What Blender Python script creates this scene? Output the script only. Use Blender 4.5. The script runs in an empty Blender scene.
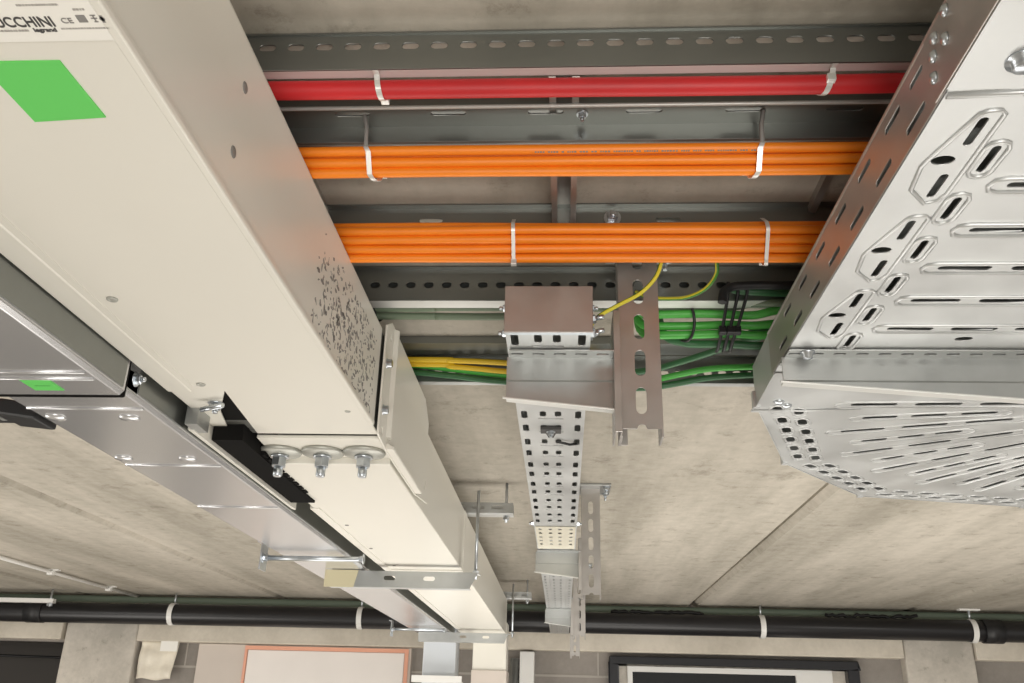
import bpy, bmesh, math, random
from mathutils import Vector, Matrix
from mathutils.noise import noise as pnoise
random.seed(7)
C = bpy.context.scene.collection
ZC = 1.8                      # height of the camera above the floor; all Z below are relative to it
V = Vector

# ------------------------------------------------------------------ materials
def new_mat(name):
    m = bpy.data.materials.new(name); m.use_nodes = True
    nt = m.node_tree; b = nt.nodes['Principled BSDF']
    return m, nt, b

def mat(name, col, rough=.5, metal=0., var=.0, scale=20., bump=0., bscale=80., rvar=0., stretch=None, spec=.5, coords='Object'):
    m, nt, b = new_mat(name)
    b.inputs['Base Color'].default_value = (*col, 1); b.inputs['Roughness'].default_value = rough
    b.inputs['Metallic'].default_value = metal; b.inputs['Specular IOR Level'].default_value = spec
    L = nt.links.new
    if var or bump or rvar:
        tc = nt.nodes.new('ShaderNodeTexCoord'); mp = nt.nodes.new('ShaderNodeMapping')
        L(tc.outputs[coords], mp.inputs[0])
        if stretch: mp.inputs['Scale'].default_value = stretch
        nz = nt.nodes.new('ShaderNodeTexNoise'); nz.inputs['Scale'].default_value = scale; nz.inputs['Detail'].default_value = 5
        L(mp.outputs[0], nz.inputs[0])
        if var:
            rp = nt.nodes.new('ShaderNodeValToRGB')
            rp.color_ramp.elements[0].position = .3; rp.color_ramp.elements[1].position = .7
            rp.color_ramp.elements[0].color = (*[max(0, c*(1-var)) for c in col], 1)
            rp.color_ramp.elements[1].color = (*[min(1, c*(1+var)) for c in col], 1)
            L(nz.outputs[0], rp.inputs[0]); L(rp.outputs[0], b.inputs['Base Color'])
        if rvar:
            mr = nt.nodes.new('ShaderNodeMapRange'); mr.inputs[3].default_value = rough-rvar; mr.inputs[4].default_value = rough+rvar
            mr.inputs[1].default_value = .3; mr.inputs[2].default_value = .7
            L(nz.outputs[0], mr.inputs[0]); L(mr.outputs[0], b.inputs['Roughness'])
        if bump:
            n2 = nt.nodes.new('ShaderNodeTexNoise'); n2.inputs['Scale'].default_value = bscale; n2.inputs['Detail'].default_value = 4
            L(mp.outputs[0], n2.inputs[0])
            bp = nt.nodes.new('ShaderNodeBump'); bp.inputs['Strength'].default_value = bump; bp.inputs['Distance'].default_value = .01
            L(n2.outputs[0], bp.inputs['Height']); L(bp.outputs[0], b.inputs['Normal'])
    return m

def concrete(name, c0, c1, stretch=(1, 1, 1), scale=2.5, fine=30, pits=True, bump=.25):
    m, nt, b = new_mat(name); L = nt.links.new
    b.inputs['Roughness'].default_value = .85; b.inputs['Specular IOR Level'].default_value = .25
    tc = nt.nodes.new('ShaderNodeTexCoord'); mp = nt.nodes.new('ShaderNodeMapping'); mp.inputs['Scale'].default_value = stretch
    L(tc.outputs['Object'], mp.inputs[0])
    a = nt.nodes.new('ShaderNodeTexNoise'); a.inputs['Scale'].default_value = scale; a.inputs['Detail'].default_value = 6; a.inputs['Roughness'].default_value = .6
    L(mp.outputs[0], a.inputs[0])
    f = nt.nodes.new('ShaderNodeTexNoise'); f.inputs['Scale'].default_value = fine; f.inputs['Detail'].default_value = 6; f.inputs['Roughness'].default_value = .7
    L(tc.outputs['Object'], f.inputs[0])
    ad = nt.nodes.new('ShaderNodeMath'); ad.operation = 'MULTIPLY_ADD'; ad.inputs[1].default_value = .35
    L(f.outputs[0], ad.inputs[0]); L(a.outputs[0], ad.inputs[2])
    rp = nt.nodes.new('ShaderNodeValToRGB'); e = rp.color_ramp.elements
    e[0].position = .5; e[0].color = (*c0, 1); e[1].position = .85; e[1].color = (*c1, 1)
    L(ad.outputs[0], rp.inputs[0])
    src = rp.outputs[0]
    if pits:
        v = nt.nodes.new('ShaderNodeTexNoise'); v.inputs['Scale'].default_value = 9; v.inputs['Detail'].default_value = 8; v.inputs['Roughness'].default_value = .8
        L(tc.outputs['Object'], v.inputs[0])
        r2 = nt.nodes.new('ShaderNodeValToRGB'); r2.color_ramp.elements[0].position = .34; r2.color_ramp.elements[0].color = (.55, .53, .5, 1)
        r2.color_ramp.elements[1].position = .45; r2.color_ramp.elements[1].color = (1, 1, 1, 1)
        L(v.outputs[0], r2.inputs[0])
        mx = nt.nodes.new('ShaderNodeMixRGB'); mx.blend_type = 'MULTIPLY'; mx.inputs[0].default_value = .7
        L(src, mx.inputs[1]); L(r2.outputs[0], mx.inputs[2]); src = mx.outputs[0]
    L(src, b.inputs['Base Color'])
    bp = nt.nodes.new('ShaderNodeBump'); bp.inputs['Strength'].default_value = bump; bp.inputs['Distance'].default_value = .01
    L(ad.outputs[0], bp.inputs['Height']); L(bp.outputs[0], b.inputs['Normal'])
    return m

M = {}
M['ceil'] = concrete('ceiling_concrete', (.31, .285, .236), (.565, .52, .448), (1.9, .22, 1), 2.0, 22, True, .08)
M['conc'] = concrete('precast_concrete', (.44, .41, .36), (.68, .63, .56), (1, 1, 1), 3.0, 30)
M['beam'] = concrete('beam_concrete', (.54, .49, .41), (.74, .68, .58), (1, 1, 1), 2.0, 30, False)
M['block'] = concrete('block_wall', (.24, .22, .20), (.34, .31, .28), (1, 1, 1), 2.0, 30, False)
M['floor'] = concrete('floor_concrete', (.45, .43, .40), (.58, .55, .51), (1, 1, 1), .8, 12, False)
M['mortar'] = mat('mortar', (.42, .39, .35), .9)
M['cream'] = mat('cream_paint', (.80, .775, .70), .34, 0, .015, 3)
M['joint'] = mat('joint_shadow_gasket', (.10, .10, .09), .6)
M['galv'] = mat('galvanised_steel', (.46, .47, .46), .40, .8, .10, 14, 0, 60, .08)
M['galvd'] = mat('dull_galvanised_rail', (.27, .28, .265), .34, .82, .10, 12, 0, 50, .06, (.15, 1, 1))
M['tray'] = mat('perforated_tray_steel', (.62, .63, .625), .42, .72, .09, 10, 0, 40, .06)
M['trunk'] = mat('polished_trunking_steel', (.68, .68, .69), .26, .74, .02, 4)
M['edge'] = mat('bright_rolled_edge', (.76, .76, .73), .38, .35)
M['tie'] = mat('steel_tie', (.80, .79, .76), .35, .45)
M['post'] = mat('post_steel', (.50, .475, .45), .40, .76, .05, 30, 0, 60, .05)
M['zinc'] = mat('zinc_bolt', (.62, .66, .70), .28, .95, .1, 60)
M['washer'] = mat('dull_washer', (.47, .47, .43), .45, .6, .05, 40)
M['orange'] = mat('orange_sheath', (1.0, .265, .014), .42, 0, .04, 30)
M['red'] = mat('red_sheath', (.56, .018, .022), .48, 0, .18, 22, 0, 1, 0, (.3, 1, 1))
M['green'] = mat('green_sheath', (.075, .42, .06), .42, 0, .12, 20)
M['dgreen'] = mat('dark_green_sheath', (.035, .13, .05), .45, 0, .1, 20)
M['ggreen'] = mat('grey_green_sheath', (.16, .21, .14), .5)
M['yellow'] = mat('yellow_sheath', (.75, .50, .02), .45)
M['black'] = mat('black_plastic', (.012, .012, .013), .45)
M['pipe'] = mat('black_pipe', (.013, .0125, .014), .33, 0, .15, 3)
M['pgreen'] = mat('green_conduit', (.20, .25, .19), .5)
M['white'] = mat('white_plastic', (.80, .79, .76), .4)
M['label'] = mat('label_white', (.92, .90, .84), .35)
M['ink'] = mat('ink_grey', (.055, .052, .05), .6)
M['fink'] = mat('faint_ink', (.36, .34, .31), .6)
M['gstick'] = mat('green_sticker', (.13, .66, .12), .45)
M['gink'] = mat('green_sticker_ink', (.05, .32, .06), .5)
M['board'] = mat('pale_board', (.90, .85, .81), .45, 0, .03, 3)
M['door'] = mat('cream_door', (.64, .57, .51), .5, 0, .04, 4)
M['pink'] = mat('orange_pink_edge', (.84, .42, .29), .5)
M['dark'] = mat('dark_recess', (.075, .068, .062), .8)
M['frame'] = mat('black_frame', (.03, .031, .035), .25, .3)
M['glass'] = mat('dark_glass', (.02, .021, .023), .12)
M['yel'] = mat('yellowed_tape', (.66, .60, .40), .5)
M['mblack'] = mat('matt_black', (.010, .0095, .009), .95, 0, 0, 1, 0, 1, 0, None, .08)  # insulator block, and the painted shade line at the trunking joint
M['paper'] = mat('crumpled_plastic', (.84, .78, .66), .35, 0, .12, 9, .6, 14)
M['scuff'] = mat('scuffed_print', (.25, .24, .225), .6)

def stripe_mat():
    m, nt, b = new_mat('green_yellow_sheath'); L = nt.links.new
    b.inputs['Roughness'].default_value = .4
    uv = nt.nodes.new('ShaderNodeUVMap'); sp = nt.nodes.new('ShaderNodeSeparateXYZ')
    L(uv.outputs[0], sp.inputs[0])
    gt = nt.nodes.new('ShaderNodeMath'); gt.operation = 'GREATER_THAN'; gt.inputs[1].default_value = .45
    L(sp.outputs[0], gt.inputs[0])
    mx = nt.nodes.new('ShaderNodeMixRGB'); mx.inputs[1].default_value = (.05, .22, .02, 1); mx.inputs[2].default_value = (.72, .66, .05, 1)
    L(gt.outputs[0], mx.inputs[0]); L(mx.outputs[0], b.inputs['Base Color'])
    return m
M['earth'] = stripe_mat()

# ------------------------------------------------------------------ mesh building
class MB:
    """collects geometry (Z relative to the camera height) and links it as one mesh"""
    def __init__(s): s.bm = bmesh.new(); s.uv = None
    def box(s, x0, x1, y0, y1, z0, z1):
        vs = [s.bm.verts.new(p) for p in ((x0,y0,z0),(x1,y0,z0),(x1,y1,z0),(x0,y1,z0),(x0,y0,z1),(x1,y0,z1),(x1,y1,z1),(x0,y1,z1))]
        for f in ((0,3,2,1),(4,5,6,7),(0,1,5,4),(1,2,6,5),(2,3,7,6),(3,0,4,7)): s.bm.faces.new([vs[i] for i in f])
        return s
    def hexa(s, pts):
        vs = [s.bm.verts.new(p) for p in pts]
        for f in ((0,3,2,1),(4,5,6,7),(0,1,5,4),(1,2,6,5),(2,3,7,6),(3,0,4,7)): s.bm.faces.new([vs[i] for i in f])
        return s
    def prism(s, prof, axis, a0, a1):
        """closed 2D profile extruded along an axis; profile is (Y,Z) for X, (X,Z) for Y, (X,Y) for Z"""
        def P(p, a): return {'X': (a, p[0], p[1]), 'Y': (p[0], a, p[1]), 'Z': (p[0], p[1], a)}[axis]
        A = [s.bm.verts.new(P(p, a0)) for p in prof]; B = [s.bm.verts.new(P(p, a1)) for p in prof]
        n = len(prof)
        for i in range(n): s.bm.faces.new((A[i], A[(i+1) % n], B[(i+1) % n], B[i]))
        s.bm.faces.new(A[::-1]); s.bm.faces.new(B)
        return s
    def sheet(s, pts, axis, a0, a1, t):
        """open 2D polyline given thickness t and extruded: bent sheet steel"""
        n = len(pts); off = []
        for i in range(n):
            d = V((0, 0))
            if i: d += (V(pts[i])-V(pts[i-1])).normalized()
            if i < n-1: d += (V(pts[i+1])-V(pts[i])).normalized()
            d.normalize(); nn = V((-d.y, d.x))
            if 0 < i < n-1:
                e = (V(pts[i])-V(pts[i-1])).normalized(); k = max(.4, abs(nn.dot(V((-e.y, e.x)))))
            else: k = 1
            off.append(tuple(V(pts[i])+nn*t/k))
        return s.prism(list(pts)+off[::-1], axis, a0, a1)
    def tube(s, pts, r, n=10, closed=False, cap=True, uv=False):
        pts = [V(p) for p in pts]; m = len(pts); rings = []
        up = None
        for i in range(m):
            a = pts[i-1] if (i or closed) else pts[i]; b = pts[(i+1) % m] if (i < m-1 or closed) else pts[i]
            d = (b-a).normalized()
            if up is None:
                up = d.orthogonal().normalized()
            up = (up - d*up.dot(d)).normalized(); sd = d.cross(up)
            rr = r[i] if isinstance(r, (list, tuple)) else r
            rings.append([s.bm.verts.new(pts[i]+(up*math.cos(2*math.pi*k/n)+sd*math.sin(2*math.pi*k/n))*rr) for k in range(n)])
        ul = s.bm.loops.layers.uv.verify() if uv else None
        for i in range(m if closed else m-1):
            A, B = rings[i], rings[(i+1) % m]
            for k in range(n):
                f = s.bm.faces.new((A[k], A[(k+1) % n], B[(k+1) % n], B[k])); f.smooth = True
                if uv:
                    for lp, u in zip(f.loops, (k/n, (k+.99)/n, (k+.99)/n, k/n)): lp[ul].uv = (u, 0)
        if cap and not closed:
            s.bm.faces.new(rings[0][::-1]); s.bm.faces.new(rings[-1])
        return s
    def lathe(s, base, axis, prof, n=16, hexed=False):
        """prof = [(radius, height along axis)]"""
        ax = V(axis).normalized(); u = ax.orthogonal().normalized(); w = ax.cross(u); base = V(base)
        rings = []
        for r, h in prof:
            if r <= 1e-6: rings.append([s.bm.verts.new(base+ax*h)])
            else: rings.append([s.bm.verts.new(base+ax*h+(u*math.cos(2*math.pi*k/n)+w*math.sin(2*math.pi*k/n))*r) for k in range(n)])
        for A, B in zip(rings, rings[1:]):
            for k in range(n):
                if len(A) == 1 and len(B) == 1: continue
                if len(A) == 1: f = s.bm.faces.new((A[0], B[(k+1) % n], B[k]))
                elif len(B) == 1: f = s.bm.faces.new((A[k], A[(k+1) % n], B[0]))
                else: f = s.bm.faces.new((A[k], A[(k+1) % n], B[(k+1) % n], B[k]))
                f.smooth = not hexed
        if len(rings[0]) > 1: s.bm.faces.new(rings[0][::-1])
        if len(rings[-1]) > 1: s.bm.faces.new(rings[-1])
        return s
    def bolt(s, p, ax, r=.006, stud=.012, washer=True):
        ax = V(ax).normalized(); p = V(p)
        if washer: s.lathe(p, ax, [(r*1.75, 0), (r*1.75, r*.25)], 16)
        s.lathe(p+ax*r*.25, ax, [(r*1.15, 0), (r*1.15, r*1.1), (r*1.0, r*1.25)], 6, True)
        s.lathe(p+ax*r*1.5, ax, [(r*.62, 0), (r*.62, stud), (r*.5, stud+r*.15)], 10)
        return s
    def plate(s, o, u, v, outline, holes, t):
        """flat sheet with real holes: origin o, in-plane axes u v, thickness t centred on the plane"""
        cu = bpy.data.curves.new('sheet', 'CURVE'); cu.dimensions = '2D'; cu.fill_mode = 'BOTH'; cu.extrude = t/2
        for poly in [outline]+list(holes):
            sp = cu.splines.new('POLY'); sp.points.add(len(poly)-1); sp.use_cyclic_u = True
            for q, p in zip(sp.points, poly): q.co = (p[0], p[1], 0, 1)
        ob = bpy.data.objects.new('sheet', cu); me = bpy.data.meshes.new_from_object(ob)
        u = V(u); v = V(v); w = u.cross(v)
        mm = Matrix((u, v, w)).transposed().to_4x4(); mm.translation = V(o)
        me.transform(mm); s.bm.from_mesh(me)
        bpy.data.objects.remove(ob); bpy.data.curves.remove(cu); bpy.data.meshes.remove(me)
        return s
    def text(s, body, o, u, v, size, sx=1., bold=0., t=.0002):
        cu = bpy.data.curves.new('lettering', 'FONT'); cu.body = body; cu.size = size; cu.extrude = t; cu.offset = bold
        ob = bpy.data.objects.new('lettering', cu); me = bpy.data.meshes.new_from_object(ob)
        u = V(u)*sx; v = V(v); w = V(u).normalized().cross(v)
        mm = Matrix((u, v, w)).transposed().to_4x4(); mm.translation = V(o)
        me.transform(mm); s.bm.from_mesh(me)
        bpy.data.objects.remove(ob); bpy.data.curves.remove(cu); bpy.data.meshes.remove(me)
        return s
    def build(s, name, m, parent=None, bevel=0., loc=None):
        bm = s.bm
        bmesh.ops.remove_doubles(bm, verts=bm.verts, dist=1e-6)
        bmesh.ops.recalc_face_normals(bm, faces=bm.faces)
        if parent is not None:
            L = wloc(parent)
        elif loc is not None: L = V(loc)
        else:
            xs = [v.co for v in bm.verts]
            L = V(((min(p.x for p in xs)+max(p.x for p in xs))/2, (min(p.y for p in xs)+max(p.y for p in xs))/2, min(p.z for p in xs)))
        bmesh.ops.translate(bm, verts=bm.verts, vec=-L)
        me = bpy.data.meshes.new(name); bm.to_mesh(me); bm.free()
        me.materials.append(M[m] if isinstance(m, str) else m)
        o = bpy.data.objects.new(name, me); C.objects.link(o)
        if parent is not None: o.parent = parent
        else: o.location = L+V((0, 0, ZC))
        if bevel:
            b = o.modifiers.new('edge', 'BEVEL'); b.width = bevel; b.segments = 2; b.limit_method = 'ANGLE'; b.angle_limit = math.radians(40)
        return o

def wloc(o):
    L = V((0, 0, -ZC))
    while o is not None: L = L+o.location; o = o.parent
    return L
def tag(o, label, cat, group=None, kind=None):
    o['label'] = label; o['category'] = cat
    if group: o['group'] = group
    if kind: o['kind'] = kind
    return o
def thing(name, label, cat, loc, group=None):
    o = bpy.data.objects.new(name, None); C.objects.link(o); o.empty_display_size = .02
    o.location = V(loc)+V((0, 0, ZC))
    return tag(o, label, cat, group)
def struct(o, label=None):
    o['kind'] = 'structure'
    if label: o['label'] = label
    return o
def dup(root, dloc, label, group=None):
    r = root.copy(); C.objects.link(r); r.location = root.location+V(dloc); r['label'] = label
    if group: r['group'] = group
    for ch in list(root.children):
        c = ch.copy(); C.objects.link(c); c.parent = r
        for g in list(ch.children):
            d = g.copy(); C.objects.link(d); d.parent = c
    return r
def slot(cx, cy, ln, wd, ang=0., n=5):
    """stadium outline, long axis at ang"""
    r = wd/2; h = max(0, ln/2-r); out = []
    for sgn in (1, -1):
        for k in range(n+1):
            a = -math.pi/2+math.pi*k/n+(0 if sgn > 0 else math.pi)
            out.append((h*sgn+r*math.cos(a), r*math.sin(a)))
    ca, sa = math.cos(ang), math.sin(ang)
    return [(cx+x*ca-y*sa, cy+x*sa+y*ca) for x, y in out]
def ring_hole(cx, cy, rx, ry, n=14):
    return [(cx+rx*math.cos(2*math.pi*k/n), cy+ry*math.sin(2*math.pi*k/n)) for k in range(n)]
def spline(ctrl, n=8):
    """Catmull-Rom through control points"""
    P = [V(p) for p in ctrl]; P = [2*P[0]-P[1]]+P+[2*P[-1]-P[-2]]; out = []
    for i in range(1, len(P)-2):
        for k in range(n):
            t = k/n; a, b, c, d = P[i-1:i+3]
            out.append(.5*((2*b)+(c-a)*t+(2*a-5*b+4*c-d)*t*t+(3*b-a-3*c+d)*t*t*t))
    out.append(P[-2]); return out

# ------------------------------------------------------------------ the place
HC = .60                                      # underside of the ceiling slabs above the camera
mb = MB()
J = [-8.78, -7.59, -6.40, -5.21, -4.02, -2.83, -1.64, -.45, .735, 1.935, 3.12, 4.31, 5.50, 6.69]
for a, b in zip(J, J[1:]):
    g = .007; c = .020
    mb.prism([(a+g, HC+c), (a+g+c, HC), (b-g-c, HC), (b-g, HC+c), (b-g, HC+.2), (a+g, HC+.2)], 'Y', -6, 5.42)
mb.box(J[0], J[-1], -6, 5.42, HC+.03, HC+.2)
struct(mb.build('ceiling', 'ceil'), 'precast concrete ceiling slabs with long joints')
struct(MB().box(-9, 7, -6, 7, -ZC-.1, -ZC).build('floor', 'floor'), 'concrete garage floor')

YW = 5.42
mb = MB()
mb.plate((0, YW+.1, 0), (1, 0, 0), (0, 0, 1), [(-9, -ZC), (-9, .8), (7, .8), (7, -ZC)],
         [[(-6.5, -1.79), (-6.5, .34), (-2.92, .34), (-2.92, -1.79)], [(.30, -1.79), (.30, .30), (1.60, .30), (1.60, -1.79)]], .2)
wb = struct(mb.build('wall_back', 'block'), 'grey block wall at the far end')
mb = MB()
for z in (.215, .015, -.185):
    mb.box(-2.35, .285, YW-.003, YW+.01, z-.006, z+.006)
for k in range(7): mb.box(-2.2+.4*k-.004, -2.2+.4*k+.004, YW-.002, YW+.01, .215, .345)
mb.build('mortar_joints', 'mortar', wb)
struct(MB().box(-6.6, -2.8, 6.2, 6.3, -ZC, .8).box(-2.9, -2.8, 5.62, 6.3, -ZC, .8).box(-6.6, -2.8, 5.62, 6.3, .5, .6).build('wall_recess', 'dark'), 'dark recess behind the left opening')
struct(MB().tube([(-6, 6.0, .27), (-4.3, 6.0, .285), (-2.85, 6.0, .27)], .008).build('trim_4', 'black'), 'dark rail across the left opening')
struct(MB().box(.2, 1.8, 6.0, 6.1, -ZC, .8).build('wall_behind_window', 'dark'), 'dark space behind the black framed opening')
for i, (a, b) in enumerate(((-9, -2.93), (-2.475, 1.885), (2.275, 7))):
    struct(MB().box(a, b, 5.33, YW+.02, .345, .47).build('trim_%d' % (i+1), 'beam', None, .006), ('concrete lintel beam left of the left pillar', 'long concrete lintel beam between the two pillars', 'concrete lintel beam right of the right pillar')[i])
for i, (a, b) in enumerate(((-2.915, -2.48), (1.892, 2.27))):
    struct(MB().box(a, b, 5.345, YW+.02, -ZC, HC).build('concrete_pillar', 'conc', None, .012), ('wide pale concrete pillar beside the dark opening', 'concrete pillar to the right of the black frame')[i])
# window / framed opening on the right
w1 = struct(MB().box(.262, 1.64, 5.355, YW+.05, .285, .328).box(.262, .315, 5.355, YW+.05, -ZC, .285).box(1.575, 1.64, 5.355, YW+.05, -ZC, .285).build('window_1', 'frame', None, .008), 'wide opening with a black steel frame')
MB().box(.364, 1.50, 5.40, YW+.03, .246, .275).box(.364, .392, 5.40, YW+.03, -ZC, .246).box(1.30, 1.50, 5.40, YW+.03, -ZC, .246).build('window_frame', 'white', w1)
MB().box(.392, 1.30, YW, YW+.02, -ZC, .246).build('window_pane', 'glass', w1)
MB().box(.315, .364, YW+.0, YW+.06, -ZC, .285).box(1.50, 1.575, YW, YW+.06, -ZC, .285).box(.315, 1.575, YW, YW+.06, .275, .285).build('window_reveal', 'conc', w1)
# pale panel / door on the left
d1 = struct(MB().box(-2.12, -.87, 5.385, YW+.02, -ZC, .343).build('door_1', 'door', None, .004), 'cream sliding door on the far wall')
MB().box(-1.84, -.885, 5.374, 5.386, .315, .336).box(-.905, -.885, 5.374, 5.386, -ZC, .315).box(-1.84, -1.825, 5.374, 5.386, -ZC, .315).build('door_edging', 'pink', d1)
MB().box(-1.82, -.91, 5.379, 5.386, -ZC, .312).build('door_board', 'board', d1)
# plastic sheet with sticker between pillar and door
mb = MB(); n = 14; vs = []
for i in range(n+1):
    for j in range(n+1):
        x = -2.455+.225*i/n-.02*j/n*(i/n); z = .345-.205*j/n+.005*math.sin(i*.6)*(j/n)
        vs.append(mb.bm.verts.new((x, 5.365+.02*pnoise(V((x*14, z*14, 1))), z)))
for i in range(n):
    for j in range(n):
        k = i*(n+1)+j; f = mb.bm.faces.new((vs[k], vs[k+1], vs[k+n+2], vs[k+n+1])); f.smooth = True
sh = thing('plastic_sheet', 'crumpled pale plastic sheet hanging beside the left concrete pillar', 'sheet', (-2.345, 5.365, .145))
po = mb.build('sheet', 'paper', sh); sm = po.modifiers.new('t', 'SOLIDIFY'); sm.thickness = .002
MB().box(-2.325, -2.225, 5.332, 5.338, .292, .352).build('white_note', 'label', sh)['label'] = 'white square note'
tag(MB().box(-.242, -.160, 5.30, 5.40, -ZC, .335).build('vertical_trunking', 'white', None, .006), 'white vertical trunking on the far wall right of the duct ends', 'trunking')
tag(MB().tube([(-.275, 5.36, -ZC), (-.275, 5.36, .30)], .028, 14).build('vertical_pipe', 'galv'), 'grey vertical pipe on the far wall beside white trunking', 'pipe')

# ------------------------------------------------------------------ drain pipe, hangers, conduit at the far wall
PY, PZ, PR = 5.2, .485, .056
dp = thing('drain_pipe', 'long black drain pipe running along the far wall under the ceiling', 'pipe', (0, PY, PZ-PR))
mb = MB().tube([(-8, PY, PZ-.006), (-3, PY, PZ-.004), (0, PY, PZ), (6.5, PY, PZ+.004)], PR, 20); mb.build('pipe', 'pipe', dp)
for x in (-3.03, 2.32): MB().tube([(x-.05, PY, PZ), (x+.05, PY, PZ)], PR+.007, 20).build('coupling', 'black', dp)
hang = 'hangers of the black drain pipe'
for x, lab, wide in ((-2.225, 'zinc pipe hanger on black pipe, nearest the left pillar', 0), (-1.14, 'zinc pipe hanger on black pipe left of the duct ends', 0), (1.09, 'zinc pipe hanger on black pipe above the black frame', 0), (2.215, 'zinc pipe hanger with wide ceiling foot by the right pillar', 1)):
    h = thing('pipe_hanger', lab, 'hanger', (x, PY, PZ-PR), hang)
    pts = [(x, PY+(PR+.003)*math.cos(a), PZ+(PR+.003)*math.sin(a)) for a in [2*math.pi*k/24 for k in range(24)]]
    mb = MB()
    for a, b in zip(pts, pts[1:]+pts[:1]):
        e = .014; oa = V((0, a[1]-PY, a[2]-PZ)).normalized()*.003; ob_ = V((0, b[1]-PY, b[2]-PZ)).normalized()*.003
        A, B = V(a), V(b); X = V((e, 0, 0))
        mb.hexa([A-X, A+X, B+X, B-X, A-X+oa, A+X+oa, B+X+ob_, B-X+ob_])
    mb.build('strap', 'white', h)
    MB().tube([(x, PY, PZ+PR), (x, PY, HC)], .006, 8).build('rod', 'zinc', h)
    if wide: MB().box(x-.055, x+.055, PY-.02, PY+.02, HC-.008, HC).build('ceiling_foot', 'white', h)
tag(MB().tube([(-8, 5.30, .572), (-2, 5.29, .571), (1, 5.3, .573), (6.5, 5.29, .572)], .020, 10).build('conduit', 'pgreen'), 'dull green conduit along the corner of ceiling and far wall', 'conduit')
for xa, xb, lab in ((.27, .78, 'clump of black cable on the drain pipe beside the hanger posts'), (1.45, 1.95, 'clump of black cable on the drain pipe left of the right pillar')):
    mb = MB(); n = 26
    mb.tube([(xa+(xb-xa)*k/n, 5.235+.022*pnoise(V((k*.7, xa, 3))), .553+.016*pnoise(V((k*.9, 4, xa)))) for k in range(n+1)], .010, 8)
    tag(mb.build('black_cable', 'black'), lab, 'cable', 'black cables on the drain pipe')
cd = thing('ceiling_conduit', 'thin pale conduit clipped along the ceiling at far left', 'conduit', (-2.49, 4.4, .58))
MB().tube([(-2.49, 3.2, .588), (-2.49, 5.3, .588)], .0085, 8).build('conduit_tube', 'white', cd)
for y in (3.62, 4.32, 4.92):
    MB().box(-2.53, -2.45, y-.012, y+.012, .594, HC).box(-2.504, -2.476, y-.012, y+.012, .574, .596).build('saddle_clip', 'white', cd)
sb = thing('support_strut', 'white strut in front of the drain pipe at far left', 'strut', (-3.2, 5.08, .52))
MB().sheet([(5.08, .545), (5.08, .522), (5.11, .522), (5.11, .545)], 'X', -4.2, -2.88, .003).build('channel', 'white', sb)
MB().tube([(-2.9, 5.09, .50), (-2.9, 5.09, HC)], .006, 8).lathe((-2.9, 5.09, .505), (0, 0, 1), [(.016, 0), (.016, .014)], 6, True).build('rod', 'zinc', sb)

# ------------------------------------------------------------------ white busbar duct
XR, XL = -.26, -.487
ZB1, ZT1 = .36, .507
bd = thing('busbar_duct', 'large cream painted busbar duct running from near left to far wall', 'duct', (-.37, 1.2, .34))
# near casing: bottom sheet notched at the joint, sides, top
mb = MB()
mb.plate((0, 0, ZB1+.001), (1, 0, 0), (0, 1, 0), [(XR, -.6), (XR, 1.198), (-.434, 1.198), (-.418, 1.02), (-.452, 1.10), (-.466, 1.165), (XL, 1.165), (XL, -.6)], [], .002)
mb.box(XR-.002, XR, -.6, 1.162, ZB1, ZT1).box(XL, XL+.002, -.6, 1.1, ZB1, ZT1).box(XL, XR, -.6, 1.15, ZT1-.002, ZT1)
near = mb.build('casing', 'cream', bd, .0008)
MB().prism([(XR-.004, ZB1-.0015), (XR+.003, ZB1-.0015), (XR+.0035, ZB1+.002), (XR+.003, ZB1+.006), (XR-.001, ZB1+.006), (XR-.004, ZB1)], 'Y', -.6, 1.15).build('edge_lip', 'cream', bd, .0012)
MB().prism([(XL-.002, ZB1-.001), (XL+.026, ZB1-.001), (XL+.0275, ZB1), (XL+.0275, ZB1+.001), (XL-.002, ZB1+.008)], 'Y', -.6, 1.02).build('edge_lip', 'cream', bd, .0006)
MB().box(-.455, -.45, -.6, 1.0, ZB1-.0006, ZB1+.001).build('fold_line', 'cream', bd)
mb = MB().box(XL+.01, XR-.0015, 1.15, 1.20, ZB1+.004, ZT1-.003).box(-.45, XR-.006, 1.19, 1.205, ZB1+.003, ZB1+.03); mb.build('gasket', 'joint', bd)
mb = MB().box(-.484, -.40, 1.0, 1.20, .3645, .49).box(-.4862, -.443, 1.168, 1.56, .341, .49)
for k in range(9): mb.box(-.449, -.437, 1.25+.028*k, 1.268+.028*k, .343, .39)
mb.build('insulator_block', 'mblack', bd)
jp = MB().plate((0, 0, .3575), (1, 0, 0), (0, 1, 0), [(-.2605, 1.203), (-.2605, 1.31), (-.441, 1.31), (-.436, 1.203)], [], .005).build('joint_plate', 'cream', bd, .001)
# three belleville washers with bolts
for x in (-.4205, -.3565, -.2945):
    w = MB().lathe((x, 1.268, .355), (0, 0, -1), [(.0315, 0), (.0318, .003), (.030, .0055), (.016, .0075), (.012, .008)], 32).build('washer', 'washer', bd)
    MB().lathe((x, 1.268, .347), (0, 0, -1), [(.0135, 0), (.0135, .003), ], 20).lathe((x, 1.268, .344), (0, 0, -1), [(.0112, 0), (.0112, .0125), (.0098, .014)], 6, True) \
        .lathe((x, 1.268, .330), (0, 0, -1), [(.0068, 0), (.0068, .0125), (.0055, .0145)], 12).build('bolt', 'zinc', w)
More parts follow.
